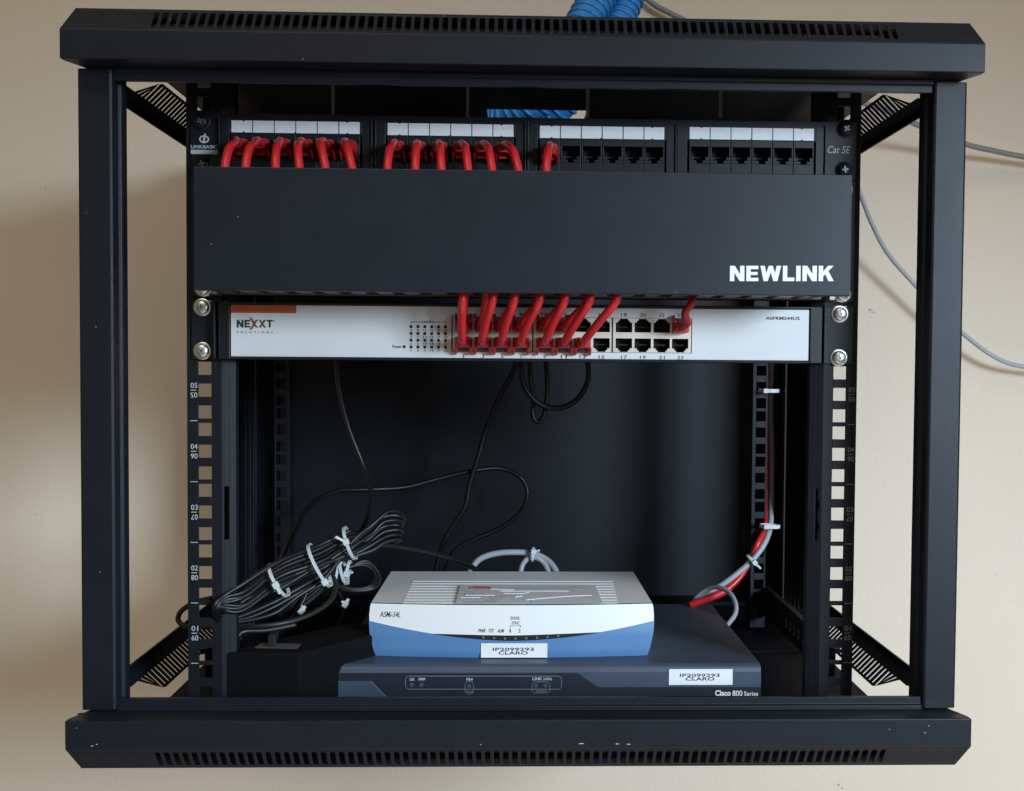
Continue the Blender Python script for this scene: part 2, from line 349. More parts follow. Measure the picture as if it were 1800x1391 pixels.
for s in (-1, 1):
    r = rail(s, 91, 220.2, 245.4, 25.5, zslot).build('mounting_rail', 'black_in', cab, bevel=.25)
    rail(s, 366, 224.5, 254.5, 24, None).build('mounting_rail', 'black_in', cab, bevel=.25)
    # printed numbers and ticks
    t = MB()
    for k in range(5):
        up_n = '0%d' % (5-k); dn = '0%d' % (5+k)
        zc_ = -21.956-44.45*k+22.2
        cx = s*239.6-.7 if s < 0 else 241.6
        t.text(up_n, 0, 0, 0, 0, 90.85, plane=(cx-2.4, cx+2.4, zc_+1.6, zc_+5.4))
        t.text(dn, 0, 0, 0, 0, 90.85, plane=(cx-2.4, cx+2.4, zc_-5.4, zc_-1.6), rot=True)
        t.box(cx-2.4, cx+1.6, 90.75, 90.9, zc_-.25, zc_+.25)
        t.box(cx-2.8, cx+2.4, 90.75, 90.9, -21.956-44.45*k-.22, -21.956-44.45*k+.22)
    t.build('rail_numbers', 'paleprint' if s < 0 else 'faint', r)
    # depth beams carrying the rails
    for sg in (1, -1):
        m = MB().box(*sorted((s*239, s*244)), 118, 400, *sorted((sg*196, sg*200)))
        m.box(*sorted((s*239, s*240.5)), 118, 400, *sorted((sg*200.1, sg*224)))
        bm_ = m.build('depth_beam', 'black_in', cab, bevel=.3)
        tk = MB()
        for k in range(9):
            y = 150+k*15.5; tk.box(*sorted((s*238.6, s*238.95)), y, y+1.5, *sorted((sg*207, sg*214)))
            tk.box(*sorted((s*238.6, s*238.95)), y, y+4, *sorted((sg*214, sg*215)))
        tk.build('beam_notches', 'steel', bm_)
# rear box: side panels with folds, back panel
for s in (-1, 1):
    m = MB().box(*sorted((s*300, s*298)), 421, 550, -246, 246)
    m.box(*sorted((s*300, s*294)), 418, 421, -246, 246)
    for y in (452, 470, 492, 512, 528): m.box(*sorted((s*298, s*294.5)), y, y+5, -246, 246)
    m.box(*sorted((s*298, s*277)), 536, 540, -246, 246)
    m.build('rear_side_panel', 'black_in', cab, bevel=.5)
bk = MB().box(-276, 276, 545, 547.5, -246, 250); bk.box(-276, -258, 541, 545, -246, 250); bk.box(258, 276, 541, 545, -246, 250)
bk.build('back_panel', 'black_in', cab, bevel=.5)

# ================================================================== screws
def screw(parent, x, z, Y, ang, m='zinc'):
    mb = MB(); n = 24
    rings = [[(x+r*math.cos(2*math.pi*k/n), y, z+r*math.sin(2*math.pi*k/n)) for k in range(n)] for r, y in ((6.4, Y), (6.4, Y-.7), (5.9, Y-1.0), (5.15, Y-1.0), (5.1, Y-1.9), (4.6, Y-2.9), (3.6, Y-3.5), (2.2, Y-3.85), (.8, Y-4.0))]
    o = mb.loft([[Vector(p) for p in r] for r in rings]).build('screw', m, parent, smooth=True, auto=True)
    c = MB(); ca, sa = math.cos(ang), math.sin(ang)
    for d in (0, math.pi/2):
        dx, dz = math.cos(ang+d), math.sin(ang+d); px_, pz_ = -dz*.45, dx*.45
        c.prism([(x+dx*2.3+px_, Y-4.12, z+dz*2.3+pz_), (x-dx*2.3+px_, Y-4.12, z-dz*2.3+pz_), (x-dx*2.3-px_, Y-4.12, z-dz*2.3-pz_), (x+dx*2.3-px_, Y-4.12, z+dz*2.3-pz_)], (0, 1.0, 0))
    c.build('cross_recess', 'steel', o)

# ================================================================== PATCH PANEL
PP = empty('patch_panel', (0, 100, 156.8), 'black 24-port patch panel with white label cards, uppermost unit of the rack', 'patch panel')
ZL, ZH = 157.2, 199.4
fpx = []
MODS = [(405.9, 633.2, 213.2, 234.2), (680.4, 903.6, 217.8, 239.0), (948.3, 1168.7, 222.6, 244.0), (1211.7, 1431.7, 225.0, 246.0)]
YM = 86.0; patch_ports = []
zlab1 = sum(P((a+b_)/2, c, YM).z for a, b_, c, d in MODS)/4; zlab0 = sum(P((a+b_)/2, d, YM).z for a, b_, c, d in MODS)/4
for i, (a, b_, c, d) in enumerate(MODS):
    xa, xb = P(a, c, YM).x, P(b_, c, YM).x; pw = (xb-xa)/6
    ztop, zbot = P((a+b_)/2, c, YM).z, P((a+b_)/2, d, YM).z
    m = MB(); x0, x1 = xa-7.5, xb+7.5; zb, zt = ZL+1.4, ztop+1.6
    ps = []
    jz1 = zbot-5.6; jz0 = jz1-11.8
    m.box(x0, x0+6.2, YM+.3, 89, zb, zt); m.box(x1-6.2, x1, YM+.3, 89, zb, zt)
    m.box(x0+6.2, x1-6.2, YM+.5, 89, zbot-.8, zt)          # card channel
    for k in range(6):
        cx = xa+pw*(k+.5)
        m.opening(cx-pw/2+.18, cx+pw/2-.18, zb, zbot-.8, cx, [(jz0, jz0+2.2, 2.3), (jz0+2.2, jz0+4.7, 4.3), (jz0+4.7, jz1, 6.4)], YM, 88.2)
        ps.append((cx, (jz0+jz1)/2+1.0))
    for xd in (x0-1.2, x1+.2): m.box(xd, xd+1.0, YM-1.2, 89, zb, zt+1)
    fpx.append((x0+5.0, x1-5.0, zb+1.0, zbot-1.6)); mo = m.build('port_module', 'plastic', PP, bevel=.2)
    for k in range(6):
        cx = xa+pw*(k+.5)
        MB().box(cx-7, cx+7, 99.5, 100.5, jz0-1, jz1+1).box(cx-7.2, cx-6.5, 88.3, 100, jz0-1, jz1+1).box(cx+6.5, cx+7.2, 88.3, 100, jz0-1, jz1+1).box(cx-6.5, cx+6.5, 88.3, 100, jz1+.2, jz1+1).box(cx-6.5, cx+6.5, 88.3, 100, jz0-1, jz0-.2).box(cx-5, cx+5, 94, 95, jz0+4.8, jz0+5.6).build('port', 'hole', mo)
        xx0, xx1 = cx-pw/2+.35, cx+pw/2-.35
        ring = [(xx0, zbot), (xx1-(1 if k == 2 else 0), zbot), (xx1, zbot+(1 if k == 2 else 0)), (xx1, ztop), (xx0, ztop)]
        if k in (0, 5):
            nx = cx + (1.3 if k == 0 else -1.5)
            ring = [(xx0, zbot), (nx-1, zbot), (nx, zbot+.9), (nx+1, zbot), (xx1, zbot), (xx1, ztop), (nx+1, ztop), (nx, ztop-.9), (nx-1, ztop), (xx0, ztop)]
        MB().prism([(x, YM+.45, z) for x, z in ring], (0, -.3, 0)).build('label_card', 'card', mo)
    patch_ports.append(ps)
fp = MB(); xx = -241.3
for x0, x1, z0, z1 in fpx:
    fp.box(xx, x0, 89, 90.8, ZL, ZH); fp.box(x0, x1, 89, 90.8, ZL, z0); fp.box(x0, x1, 89, 90.8, z1, ZH); xx = x1
fp.box(xx, 241.3, 89, 90.8, ZL, ZH); fp.box(-226, 226, 101, 130, ZL+2, ZH-2)
fp.build('face_plate', 'plastic', PP)
for (u, v) in ((353, 214), (356, 289), (1487, 227), (1484, 299)):
    p = P(u, v, 88); screw(PP, p.x, p.z, 89, random.random()*1.5, 'black')
lt = MB()
# round emblem with slanted stroke
c0 = P(358.8, 245, 88.9); RR = 3.5
ringo, ringi = [], []
m = lt
N = 28
outer = [(c0.x+RR*1.02*math.cos(t*2*math.pi/N), c0.z+RR*.80*math.sin(t*2*math.pi/N)) for t in range(N)]
inner = [(c0.x+RR*.72*math.cos(t*2*math.pi/N), c0.z+RR*.52*math.sin(t*2*math.pi/N)) for t in range(N)]
for t in range(N):
    j = (t+1) % N; m.prism([(outer[t][0], 88.95, outer[t][1]), (outer[j][0], 88.95, outer[j][1]), (inner[j][0], 88.95, inner[j][1]), (inner[t][0], 88.95, inner[t][1])], (0, -.15, 0))
m.prism([(c0.x-1.2, 88.78, c0.z-2.8), (c0.x+.3, 88.78, c0.z-2.8), (c0.x+1.4, 88.78, c0.z+3.9), (c0.x+.1, 88.78, c0.z+3.9)], (0, -.1, 0))
m.text('LINKBASIC', 335.5, 255.3, 382, 261.5, 88.9, bold=.02)
a, c = P(335.5, 263.6, 88.9), P(382.5, 271.5, 88.9); m.box(a.x, c.x, 88.7, 88.95, c.z, a.z)
m.build('logo', 'paleprint', PP)
MB().text('Cat 5E', 1455, 257, 1495, 270, 88.9, shear=.25, bold=.004).build('lettering', 'paleprint', PP)

# ================================================================== CABLE MANAGER
CM = empty('cable_manager', (0, 50, 67.9), 'blank black cable manager cover with white lettering above the white switch', 'cable manager')
MB().box(-241.3, 241.3, 88.6, 90.6, 68.6, 156.4).build('back_plate', 'plastic', CM, bevel=.3)
cv0, cv1 = -218.0, 216.0
cvz0, cvz1 = 67.9, 148.4
cvr = MB().box(cv0, cv1, 10, 11.6, cvz0, cvz1).box(cv0, cv1, 11.6, 20, cvz1-1.4, cvz1).box(cv0, cv1, 11.6, 17, cvz0, cvz0+1.4).build('cover', 'cover', CM, bevel=.5)
MB().block('NEWLINK', 1283, 467.5, 1465.5, 494.5, 10).build('lettering', 'whiteprint', cvr)
fb = MB(); x = -214.0; i = 0
fz = 69.2
while x < 212:
    fb.box(x, x+10.6, 15, 76, fz, fz+2); fb.box(x, x+10.6, 15, 76, 147.5-6, 149.5-6); x += 18.55
fb.box(-216, 214, 76, 88.6, fz, fz+2); fb.box(-216, 214, 76, 88.6, 141.5, 143.5)
fb.build('finger_duct', mat('duct_grey_plastic', (0.075, 0.075, 0.078), .35), CM, bevel=.3)
for s in (-1, 1):
    screw(CM, s*232.6, 74.3, 88.6, random.random()*1.5); screw(CM, s*232.6, 150.4, 88.6, random.random()*1.5)
    MB().box(*sorted((s*222, s*218.5)), 70, 88.6, 68.8, 72).build('corner_bracket', 'steel', CM)

# ================================================================== SWITCH
SW = empty('network_switch', (0, 150, 22.5), 'white-fronted 24-port network switch with orange corner strip', 'network switch')
YF = 83.0
za, zb = 23.0, 64.3
tl, br = P(406, 537.5, YF), P(1421, 633, YF)
zt_, zb_ = (P(406, 537.5, YF).z+P(1421, 544, YF).z)/2, (P(406, 627.5, YF).z+P(1421, 633, YF).z)/2
wx0, wx1 = P(793.5, 590, YF).x, P(1216.5, 590, YF).x
body = MB().box(-220.6, 216.4, 97, 250, za, zb).box(-220.6, wx0-1, 85, 97, za, zb).box(wx1+1, 216.4, 85, 97, za, zb).box(wx0-1, wx1+1, 85, 97, za, za+1.2).box(wx0-1, wx1+1, 85, 97, zb-1.2, zb).box(-220.6, tl.x-.6, YF-1.4, 85, za, zb).box(br.x+.6, 216.4, YF-1.4, 85, za, zb)
body.box(tl.x-.6, br.x+.6, YF-1.4, 85, za, zb_-.5).box(tl.x-.6, br.x+.6, YF-1.4, 85, zt_+.4, zb)
body.build('body', 'plastic', SW, bevel=.5)
for s in (-1, 1):
    xin = -222.2 if s < 0 else 217.4
    e = MB().box(*sorted((s*241.3, xin)), 88.8, 90.8, za-.3, zb+.3).box(*sorted((xin, xin+s*1.6)), 80, 88.8, za, zb)
    eo = e.build('mounting_ear', 'black', SW, bevel=.35)
for (u, v) in ((354, 540), (354, 617), (1478, 552), (1476, 629)):
    p = P(u, v, 86); screw(SW, p.x, p.z, 88.8, random.random()*1.5)
blocks = [(795, 936, [815, 849, 882.5, 916]), (937, 1076, [957.5, 991, 1024, 1057.5]), (1077.3, 1216, [1096.8, 1130, 1163.3, 1195.8])]
bx0, bx1 = P(793.5, 590, YF).x, P(1216.5, 590, YF).x
bz1 = (P(866, 557.5, YF).z+P(1146, 560, YF).z)/2; bz0 = (P(866, 617.5, YF).z+P(1146, 620.8, YF).z)/2
# white plate around the port window
wp = MB().box(tl.x, bx0, YF, 85, zb_, zt_).box(bx1, br.x, YF, 85, zb_, zt_).box(bx0, bx1, YF, 85, zb_, bz0).box(bx0, bx1, YF, 85, bz1, zt_)
wp = wp.build('front_plate', 'white', SW)
port_pos = {}
outl = MB()
for bi, (a, b_, cs) in enumerate(blocks):
    x0, x1 = P(a, 590, YF).x+.25, P(b_, 590, YF).x-.25
    m = MB(); zmid = (bz0+bz1)/2
    xs = [P(c, 590, YF).x for c in cs]; edges = [x0]+[(xs[k]+xs[k+1])/2 for k in range(3)]+[x1]
    for k in range(4):
        lo = bz0+.35; hi = bz1-.35
        m.opening(edges[k], edges[k+1], bz0, zmid, xs[k], [(lo, lo+1.3, 3.0), (lo+1.3, lo+2.7, 4.3), (lo+2.7, lo+9.9, 6.0)], YF+.3, YF+2.2)
        m.opening(edges[k], edges[k+1], zmid, bz1, xs[k], [(hi-9.9, hi-2.7, 6.0), (hi-2.7, hi-1.3, 4.3), (hi-1.3, hi, 3.0)], YF+.3, YF+2.2)
        n = bi*8+k*2+1
        port_pos[n] = (xs[k], lo+6.2); port_pos[n+1] = (xs[k], hi-6.2)
    so = m.build('port_block', 'shield', SW)
    for k in range(4):
        for (zA, zB) in ((bz0, zmid-.4), (zmid+.4, bz1)):
            MB().box(xs[k]-6.6, xs[k]+6.6, YF+12, YF+13, zA, zB).box(xs[k]-6.7, xs[k]-6.05, YF+2.2, YF+12, zA, zB).box(xs[k]+6.05, xs[k]+6.7, YF+2.2, YF+12, zA, zB).box(xs[k]-4.4, xs[k]+4.4, YF+4.5, YF+5.2, (zA+zB)/2-.8, (zA+zB)/2).build('port', 'hole', so)
    outl.box(x0-.45, x0-.05, YF-.05, YF+2, bz0, bz1); outl.box(x1+.05, x1+.4, YF-.05, YF+2, bz0, bz1)
outl.box(bx0, bx1, YF-.06, YF+.2, bz0-.35, bz0-.05); outl.box(bx0, bx1, YF-.06, YF+.2, bz1+.05, bz1+.35)
outl.build('port_outline', 'darkprint', SW)
m = MB()
for bi, (a, b_, cs) in enumerate(blocks):
    for k, c in enumerate(cs):
        n = bi*8+k*2+1; dv = (c-866)*.0078
        for num, v in ((n, 626.5+dv*.9), (n+1, 552.2+dv*.9)):
            wd = (1.0 if num == 1 else 2.4) if num < 10 else 5.2
            m.text(str(num), c-wd, v-3.0, c+wd, v+3.0, YF, bold=.012, thick=.1)
m.text('ASFRM244U2', 1346, 557, 1406, 562.5, YF, bold=.03, thick=.1)
m.text('Power', 690, 606.5, 706, 612.5, YF, bold=.02, thick=.1)
m.text('Link/Act', 742, 563.2, 763.5, 568.5, YF, bold=.015, thick=.1)
p1, p2 = P(722.5, 566, YF), P(783, 566.5, YF); l_, r_ = P(740.5, 566, YF).x, P(765, 566, YF).x
m.box(p1.x, l_, YF-.1, YF, p1.z-.2, p1.z+.2).box(r_, p2.x, YF-.1, YF, p1.z-.2, p1.z+.2).box(p1.x-.2, p1.x+.2, YF-.1, YF, p1.z-1.8, p1.z+.2).box(p2.x-.2, p2.x+.2, YF-.1, YF, p1.z-1.8, p1.z+.2)
for cI in range(6):
    for rI in range(4):
        num = 4*cI+4-rI; u = 722.6+12.1*cI; v = 574.5+11.9*rI+cI*.1
        m.text(str(num), u-((.6 if num == 1 else 1.5) if num < 10 else 3), v+4.0, u+((.6 if num == 1 else 1.5) if num < 10 else 3), v+8, YF, bold=.01, thick=.1)
m.block('NE', 416.0, 562.5, 440, 576, YF, thick=.1)
m.block('T', 469, 562.5, 479.5, 576, YF, thick=.1)
m.text('SOLUTIONS', 416, 582.5, 479.5, 586, YF, bold=.02, space=2.2, thick=.1)
def stroke(mb, u0_, v0_, u1_, v1_, wd, Y):
    a = P(u0_, v0_, Y); c = P(u1_, v1_, Y); d = wd/2
    mb.prism([(a.x-d, Y, a.z), (a.x+d, Y, a.z), (c.x+d, Y, c.z), (c.x-d, Y, c.z)], (0, -.1, 0))
stroke(m, 452, 562.5, 445.5, 569.5, 1.7, YF); stroke(m, 445.5, 569.5, 452, 576, 1.7, YF)
stroke(m, 466, 562.5, 460.5, 569.5, 1.7, YF); stroke(m, 460.5, 569.5, 466, 576, 1.7, YF)
dd = P(481.5, 564.5, YF); m.disc((dd.x, dd.z), .5, YF-.1, YF, 8)
m.build('lettering', 'darkprint', SW)
m = MB(); stroke(m, 440, 558.5, 447.5, 569.5, 1.6, YF-.12); stroke(m, 447.5, 569.5, 440, 580, 1.6, YF-.12); stroke(m, 456.5, 562.5, 461, 569.5, 1.5, YF-.12); stroke(m, 461, 569.5, 457, 576, 1.5, YF-.12)
m.build('lettering', 'maroon', SW)
for cI in range(6):
    for rI in range(4):
        p = P(722.6+12.1*cI, 574.5+11.9*rI+cI*.1, YF); MB().disc((p.x, p.z), 1.15, YF-.15, YF+.5, 12).build('indicator_light', 'hole', SW)
p = P(710.5, 609.8, YF); MB().disc((p.x, p.z), 1.15, YF-.15, YF+.5, 12).build('indicator_light', 'hole', SW)
a, c = P(406, 538, YF), P(521, 551, YF)
oo = MB().box(a.x, c.x, YF-.12, YF, c.z, zt_).build('corner_strip', 'orange', SW)
MB().text('10/100Mbps Fast Ethernet Switch', 414, 541.5, 511, 547.5, YF-.12, bold=.0, thick=.06).build('strip_text', 'maroon', oo)

# ================================================================== PATCH CORDS
def boot(x, y, z, flip, m, parent, tilt=0.0):
    """snagless boot: the front port face at (x, y, z); flip=+1 latch below, -1 latch above"""
    mb = MB()
    def rg(w_, zl_, zh_, yy, cx=0):
        k = 1.2; pts = [(-w_+k, zl_), (w_-k, zl_), (w_, zl_+k), (w_, zh_-k), (w_-k, zh_), (-w_+k, zh_), (-w_, zh_-k), (-w_, zl_+k)]
        fat = 1.0 if m == 'redboot' else 1.12
        return [Vector((x+cx+a_*fat, yy, z+flip*b_*fat)) for a_, b_ in pts]
    mb.loft([rg(5.6, -4.0, 3.7, y+3), rg(5.6, -4.2, 3.9, y-3), rg(5.3, -4.2, 3.9, y-8), rg(4.6, -3.6, 3.6, y-12), rg(3.4, -3.0, 3.2, y-14)])
    for s in (-1, 1):                                  # the two guard ears beside the latch
        mb.loft([[Vector((x+s*a_, yy, z+flip*b_)) for a_, b_ in ((4.2, -3.4), (5.7, -3.4), (6.0, -8.6+dz), (5.2, -9.0+dz), (4.6, -8.6+dz))] for yy, dz in ((y-1, 0), (y-4, 0), (y-8, 2.2), (y-10.5, 4.4))])
    o = mb.build('boot', m, parent, smooth=True, auto=True)
    MB().box(x-3.2, x+3.2, y-6, y+6, *sorted((z-flip*4.1, z-flip*6.6))).build('latch', 'clear' if m == 'redboot' else 'redboot2', o)
    return o
# (patch port module, index, u at the top of the arc, u where it dips behind the cover)
patch_ends = [(0, 0, 411, 396), (0, 1, 445, 432), (0, 2, 489, 485), (0, 3, 523, 527), (0, 4, 561, 573), (0, 5, 604, 620),
              (1, 0, 689, 681), (1, 1, 733, 730), (1, 2, 773, 776), (1, 3, 816, 823), (1, 4, 856, 865), (1, 5, 895, 911), (2, 0, 966, 960)]
# (switch port, u where it leaves the manager)
switch_ends = [(1, 813), (2, 816), (3, 867), (4, 855), (5, 905), (6, 904), (7, 950), (8, 949), (9, 994), (10, 993), (11, 1039), (12, 1037), (13, 1086)]
ordn = ['first', 'second', 'third', 'fourth', 'fifth', 'sixth']
blk = ['leftmost', 'second', 'third']
for i, ((mi, k, ut, ue), (pn, ux)) in enumerate(zip(patch_ends, switch_ends)):
    x, z = patch_ports[mi][k]
    o = empty('patch_cord', (x, 80, z), 'red patch cord from %s jack of %s panel block into switch port %d' % (ordn[k], blk[mi], pn), 'network cable', 'red patch cords between patch panel and switch')
    MB().box(x-5.4, x+5.4, 80, 92, z-3.4, z+3.4).build('plug', 'clear', o)
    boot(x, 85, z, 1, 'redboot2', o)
    vt = 246.5+(ut-400)*.0095; hi = 1 if i in (4, 5) else 0
    tp = P(ut, vt-3*hi, 50); en = P(ue, 300, 34)
    xs_, zs_ = port_pos[pn]; low = pn % 2 == 1
    ex = P(ux, 512, 30 if low else 42)
    rr_ = 2.95
    pts = [Vector((x, 76, z)), Vector((x+(tp.x-x)*.25, 66, z+1.0)), Vector((tp.x, 52, tp.z-2.2)), Vector((tp.x+(en.x-tp.x)*.45, 40, tp.z-8)), Vector((en.x, 33, en.z)),
           Vector((en.x+1, 36, en.z-14)), Vector(((en.x+ex.x)/2-20, 40+i*2.4, 86+i*3.2)), Vector(((en.x+ex.x)/2+20, 42+i*2, 78.5+i*2.6)), Vector((ex.x-2, 36, ex.z+16)), Vector((ex.x, ex.y, ex.z))]
    if low:
        pts += [Vector((ex.x+(xs_-ex.x)*.13, 30, ex.z-9)), Vector((ex.x+(xs_-ex.x)*.55, 39, zs_+14.5)), Vector((xs_+(ex.x-xs_)*.10, 50, zs_+4.5)), Vector((xs_, 60, zs_+1.2)), Vector((xs_, 72, zs_+.3))]
    else:
        pts += [Vector((ex.x+(xs_-ex.x)*.18, 46, ex.z-9)), Vector((ex.x+(xs_-ex.x)*.6, 52, zs_+7)), Vector((xs_+(ex.x-xs_)*.08, 58, zs_+1.5)), Vector((xs_, 66, zs_)), Vector((xs_, 72, zs_))]
    MB().tube(pts, rr_, 12, 8).build('cable', 'red', o, smooth=True)
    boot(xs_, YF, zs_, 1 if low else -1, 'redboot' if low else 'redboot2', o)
    MB().box(xs_-5.3, xs_+5.3, YF-1, YF+10, zs_-3.3, zs_+3.3).build('plug', 'clear', o)
xs_, zs_ = port_pos[24]
o = empty('patch_cord', (xs_, 80, zs_), 'dark red patch cord hanging alone into switch port 24', 'network cable', 'red patch cords between patch panel and switch')
ex = P(1217, 512, 52)
MB().tube([(ex.x-60, 62, 112), (ex.x-20, 62, 104), (ex.x+3, 55, 90), (ex.x, 52, ex.z), (ex.x-.5, 50, ex.z-8), (ex.x-5, 52, zs_+9), (xs_+1.5, 58, zs_+2.5), (xs_, 66, zs_+.5), (xs_, 73, zs_)], 2.75, 12, 8).build('cable', mat('deep_red_pvc', (0.30, .012, .016), .4), o, smooth=True)
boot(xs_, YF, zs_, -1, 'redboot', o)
MB().box(xs_-5.3, xs_+5.3, YF-1, YF+10, zs_-3.3, zs_+3.3).build('plug', 'clear', o)

# ================================================================== ROUTER
RT = empty('router', (20, 230, -244.4), 'wide slate-grey router lying on the cabinet floor under the small modem', 'router')
YR = 120.0; RZ1 = -209.0; RZ0 = -243.6
xl, xr = P(592, 1200, YR).x, P(1338, 1200, YR).x
bkp = PZ(1246, 1062, RZ1).y
prof = [(YR+1.2, RZ0), (YR, RZ0+2), (YR, RZ1-5.5), (YR+1.4, RZ1-1.6), (YR+4.5, RZ1), (bkp, RZ1), (bkp, RZ0)]
MB().prism([(xl, y, z) for y, z in prof], (xr-xl, 0, 0)).build('case', 'slate', RT, bevel=1.0)
def RP(u, v): p = P(u, v, YR); return (p.x, p.z)
def poly(mb, pts, Y, th): mb.prism([(x_, Y, z_) for x_, z_ in pts], (0, -th, 0)); return mb
m = MB(); poly(m, [RP(598, 1183.5), RP(1016, 1183.5), RP(1051, 1208), RP(1337, 1208), (RP(1337, 1208)[0], RZ0+2), (RP(598, 1208)[0], RZ0+2)], YR+.3, .6)
fpn = m.build('front_panel', 'navy', RT)
m = MB(); poly(m, [RP(593, 1197), RP(651, 1197), RP(678, 1224), (RP(678, 1224)[0]+8, RZ0+2), (RP(593, 1208)[0], RZ0+2)], YR-.35, .5); m.build('corner_panel', 'slate', RT)
def outline(mb, pts, wd, Y, th=.12):
    n = len(pts)
    for i in range(n):
        a, c = Vector(pts[i]), Vector(pts[(i+1) % n]); d = (c-a).normalized(); nn = Vector((-d.y, d.x))*wd/2; a = a-d*wd*.5; c = c+d*wd*.5
        mb.prism([(a.x+nn.x, Y, a.y+nn.y), (c.x+nn.x, Y, c.y+nn.y), (c.x-nn.x, Y, c.y-nn.y), (a.x-nn.x, Y, a.y-nn.y)], (0, -th, 0))
def rrect(u0_, v0_, u1_, v1_, r):
    out = []
    for cu, cv, a0 in ((u1_-r, v0_+r, 0), (u0_+r, v0_+r, 90), (u0_+r, v1_-r, 180), (u1_-r, v1_-r, 270)):
        for k in range(4):
            t = math.radians(a0-0+(k*30)); out.append(RP(cu+r*math.cos(t), cv-r*math.sin(t)))
    return out
m = MB(); YQ = YR-.32
outline(m, rrect(713, 1188.5, 987, 1211.5, 6), .38, YQ); outline(m, rrect(817.5, 1198.5, 832.5, 1220, 5), .34, YQ-.02); outline(m, rrect(935.5, 1198.5, 966.5, 1218, 5), .34, YQ-.02)
for t, a, b_, c, d in (('WAN', 819, 1214.5, 831, 1218.5), ('WLAN', 942, 1212.5, 960, 1217)): m.text(t, a, b_, c, d, YQ, thick=.1)
outline(m, [RP(652, 1196.5), RP(678, 1223), RP(677.6, 1223.4), RP(651.6, 1196.9)], .2, YR-.87)
m.build('printed_outline', 'faint', fpn)
m = MB()
for t, a, b_, c, d in (('OK', 720, 1192, 729, 1197), ('PPP', 736, 1192, 748, 1197), ('FE4', 820, 1192, 831, 1197), ('LINK', 936, 1191, 953, 1196), ('2.4GHz', 955, 1191, 970, 1196)): m.text(t, a, b_, c, d, YQ, bold=.01, thick=.1)
m.build('lettering', 'paleprint', fpn)
m = MB(); m.text('Cisco', 1257, 1213.5, 1284.5, 1223.5, YQ, bold=.035, thick=.1); m.text('800', 1287.5, 1214, 1305, 1224, YQ, bold=.012, thick=.1); m.text('Series', 1308, 1215.5, 1332.5, 1223.5, YQ, bold=.008, thick=.1)
m.build('lettering', 'whiteprint', fpn)
for u, v in ((724, 1204), (741, 1204), (825, 1206), (942, 1205), (959, 1205)):
    p = P(u, v, YR); MB().disc((p.x, p.z), 1.7, YR-.5, YR, 12).build('indicator_light', 'slate', fpn)
def nametag(u0_, v0_, u1_, v1_, Y, parent, t1, t2):
    a, c = P(u0_, v0_, Y), P(u1_, v1_, Y)
    o = MB().box(a.x, c.x, Y-.25, Y, c.z, a.z).build('sticker', 'sticker', parent)
    m = MB(); m.text('IP2099293', *t1, Y-.25, bold=.022, space=1.05, thick=.08); m.text('CLARO', *t2, Y-.25, bold=.022, thick=.08); m.build('sticker_text', 'darkprint', o)
nametag(1176, 1176.5, 1287.5, 1204, YR-.5, RT, (1195, 1184.3, 1265, 1190.3), (1205, 1190.6, 1256, 1196.6))

# ================================================================== MODEM
MD = empty('modem', (-8, 220, -209), 'small white and blue modem with curved front, standing on the router', 'modem')
Z0m, Z1m = -208.8, -168.0; YB = 292.0
zz = lambda t: Z0m+(Z1m-Z0m)*t
xm = -8.5
def halfw(t):                 # half width by height 0..1
    pts = [(0, 107.0), (.12, 108.6), (.45, 111.6), (.7, 112.3), (.9, 112.0), (1, 111.0)]
    for (a, wa), (b_, wb) in zip(pts, pts[1:]):
        if t <= b_: return wa+(wb-wa)*(t-a)/(b_-a)
    return 111
def fy(s_, t):                # front surface depth
    return 141.0+7.0*s_*s_ + 4.2*max(0, t-.45)**1.0*1.4 + 3.0*max(0, .12-t)*10*.5
def fp_(s_, t, off=0): return Vector((xm+s_*halfw(t), fy(s_, t)-off, zz(t)))
def seam(s_):                 # lower edge of the white front
    return .335+.34*abs(s_)**1.75 if abs(s_) < 1 else .675
NS = 40
def sheet(f_lo, f_hi, off, rows=8, s0=-1, s1=1):
    g = [[fp_(s0+(s1-s0)*i/NS, f_lo(s0+(s1-s0)*i/NS)+(f_hi(s0+(s1-s0)*i/NS)-f_lo(s0+(s1-s0)*i/NS))*r/rows, off) for i in range(NS+1)] for r in range(rows+1)]
    return g
# shell: closed loft from front edge ring to the back
shell = MB()
T = [0, .06, .2, .4, .6, .8, .93, 1.0]
front = [[fp_(-1+2*i/NS, t) for i in range(NS+1)] for t in T]
shell.loft(front, caps=False, closed=False)
back = [[Vector((xm+(-1+2*i/NS)*(halfw(t)-1.0), YB, zz(t))) for i in range(NS+1)] for t in T]
shell.loft(back[::-1], caps=False, closed=False)
for r in range(len(T)-1):
    for i in (0, NS): shell.add([front[r][i], front[r+1][i], back[r+1][i], back[r][i]], [(0, 1, 2, 3)])
shell.loft([front[0], back[0]], caps=False, closed=False)
shell.build('case', 'modem', MD)
tp_ = MB(); topo = .25
tp_.loft([[v+Vector((0, 2.0, topo)) for v in front[-1]], [v+Vector((0, -.5, topo)) for v in back[-1]]], caps=False, closed=False)
topz = Z1m+topo
tpo = tp_.build('top_panel', 'modemtop', MD)
m = MB()
for k in range(9):
    v = 1022.3+k*4.4+(.12*k*k*.35); yv = PZ(900, v, topz).y
    xa_, xb_ = PZ(726-k*2.15, v, topz).x, PZ(1077+k*1.1, v, topz).x
    m.prism([(xa_, yv-1.1, topz), (xa_, yv-.5, topz+.45), (xa_, yv+.5, topz+.45), (xa_, yv+1.1, topz)], (xb_-xa_, 0, 0))
m.build('rib', 'modemtop', tpo)
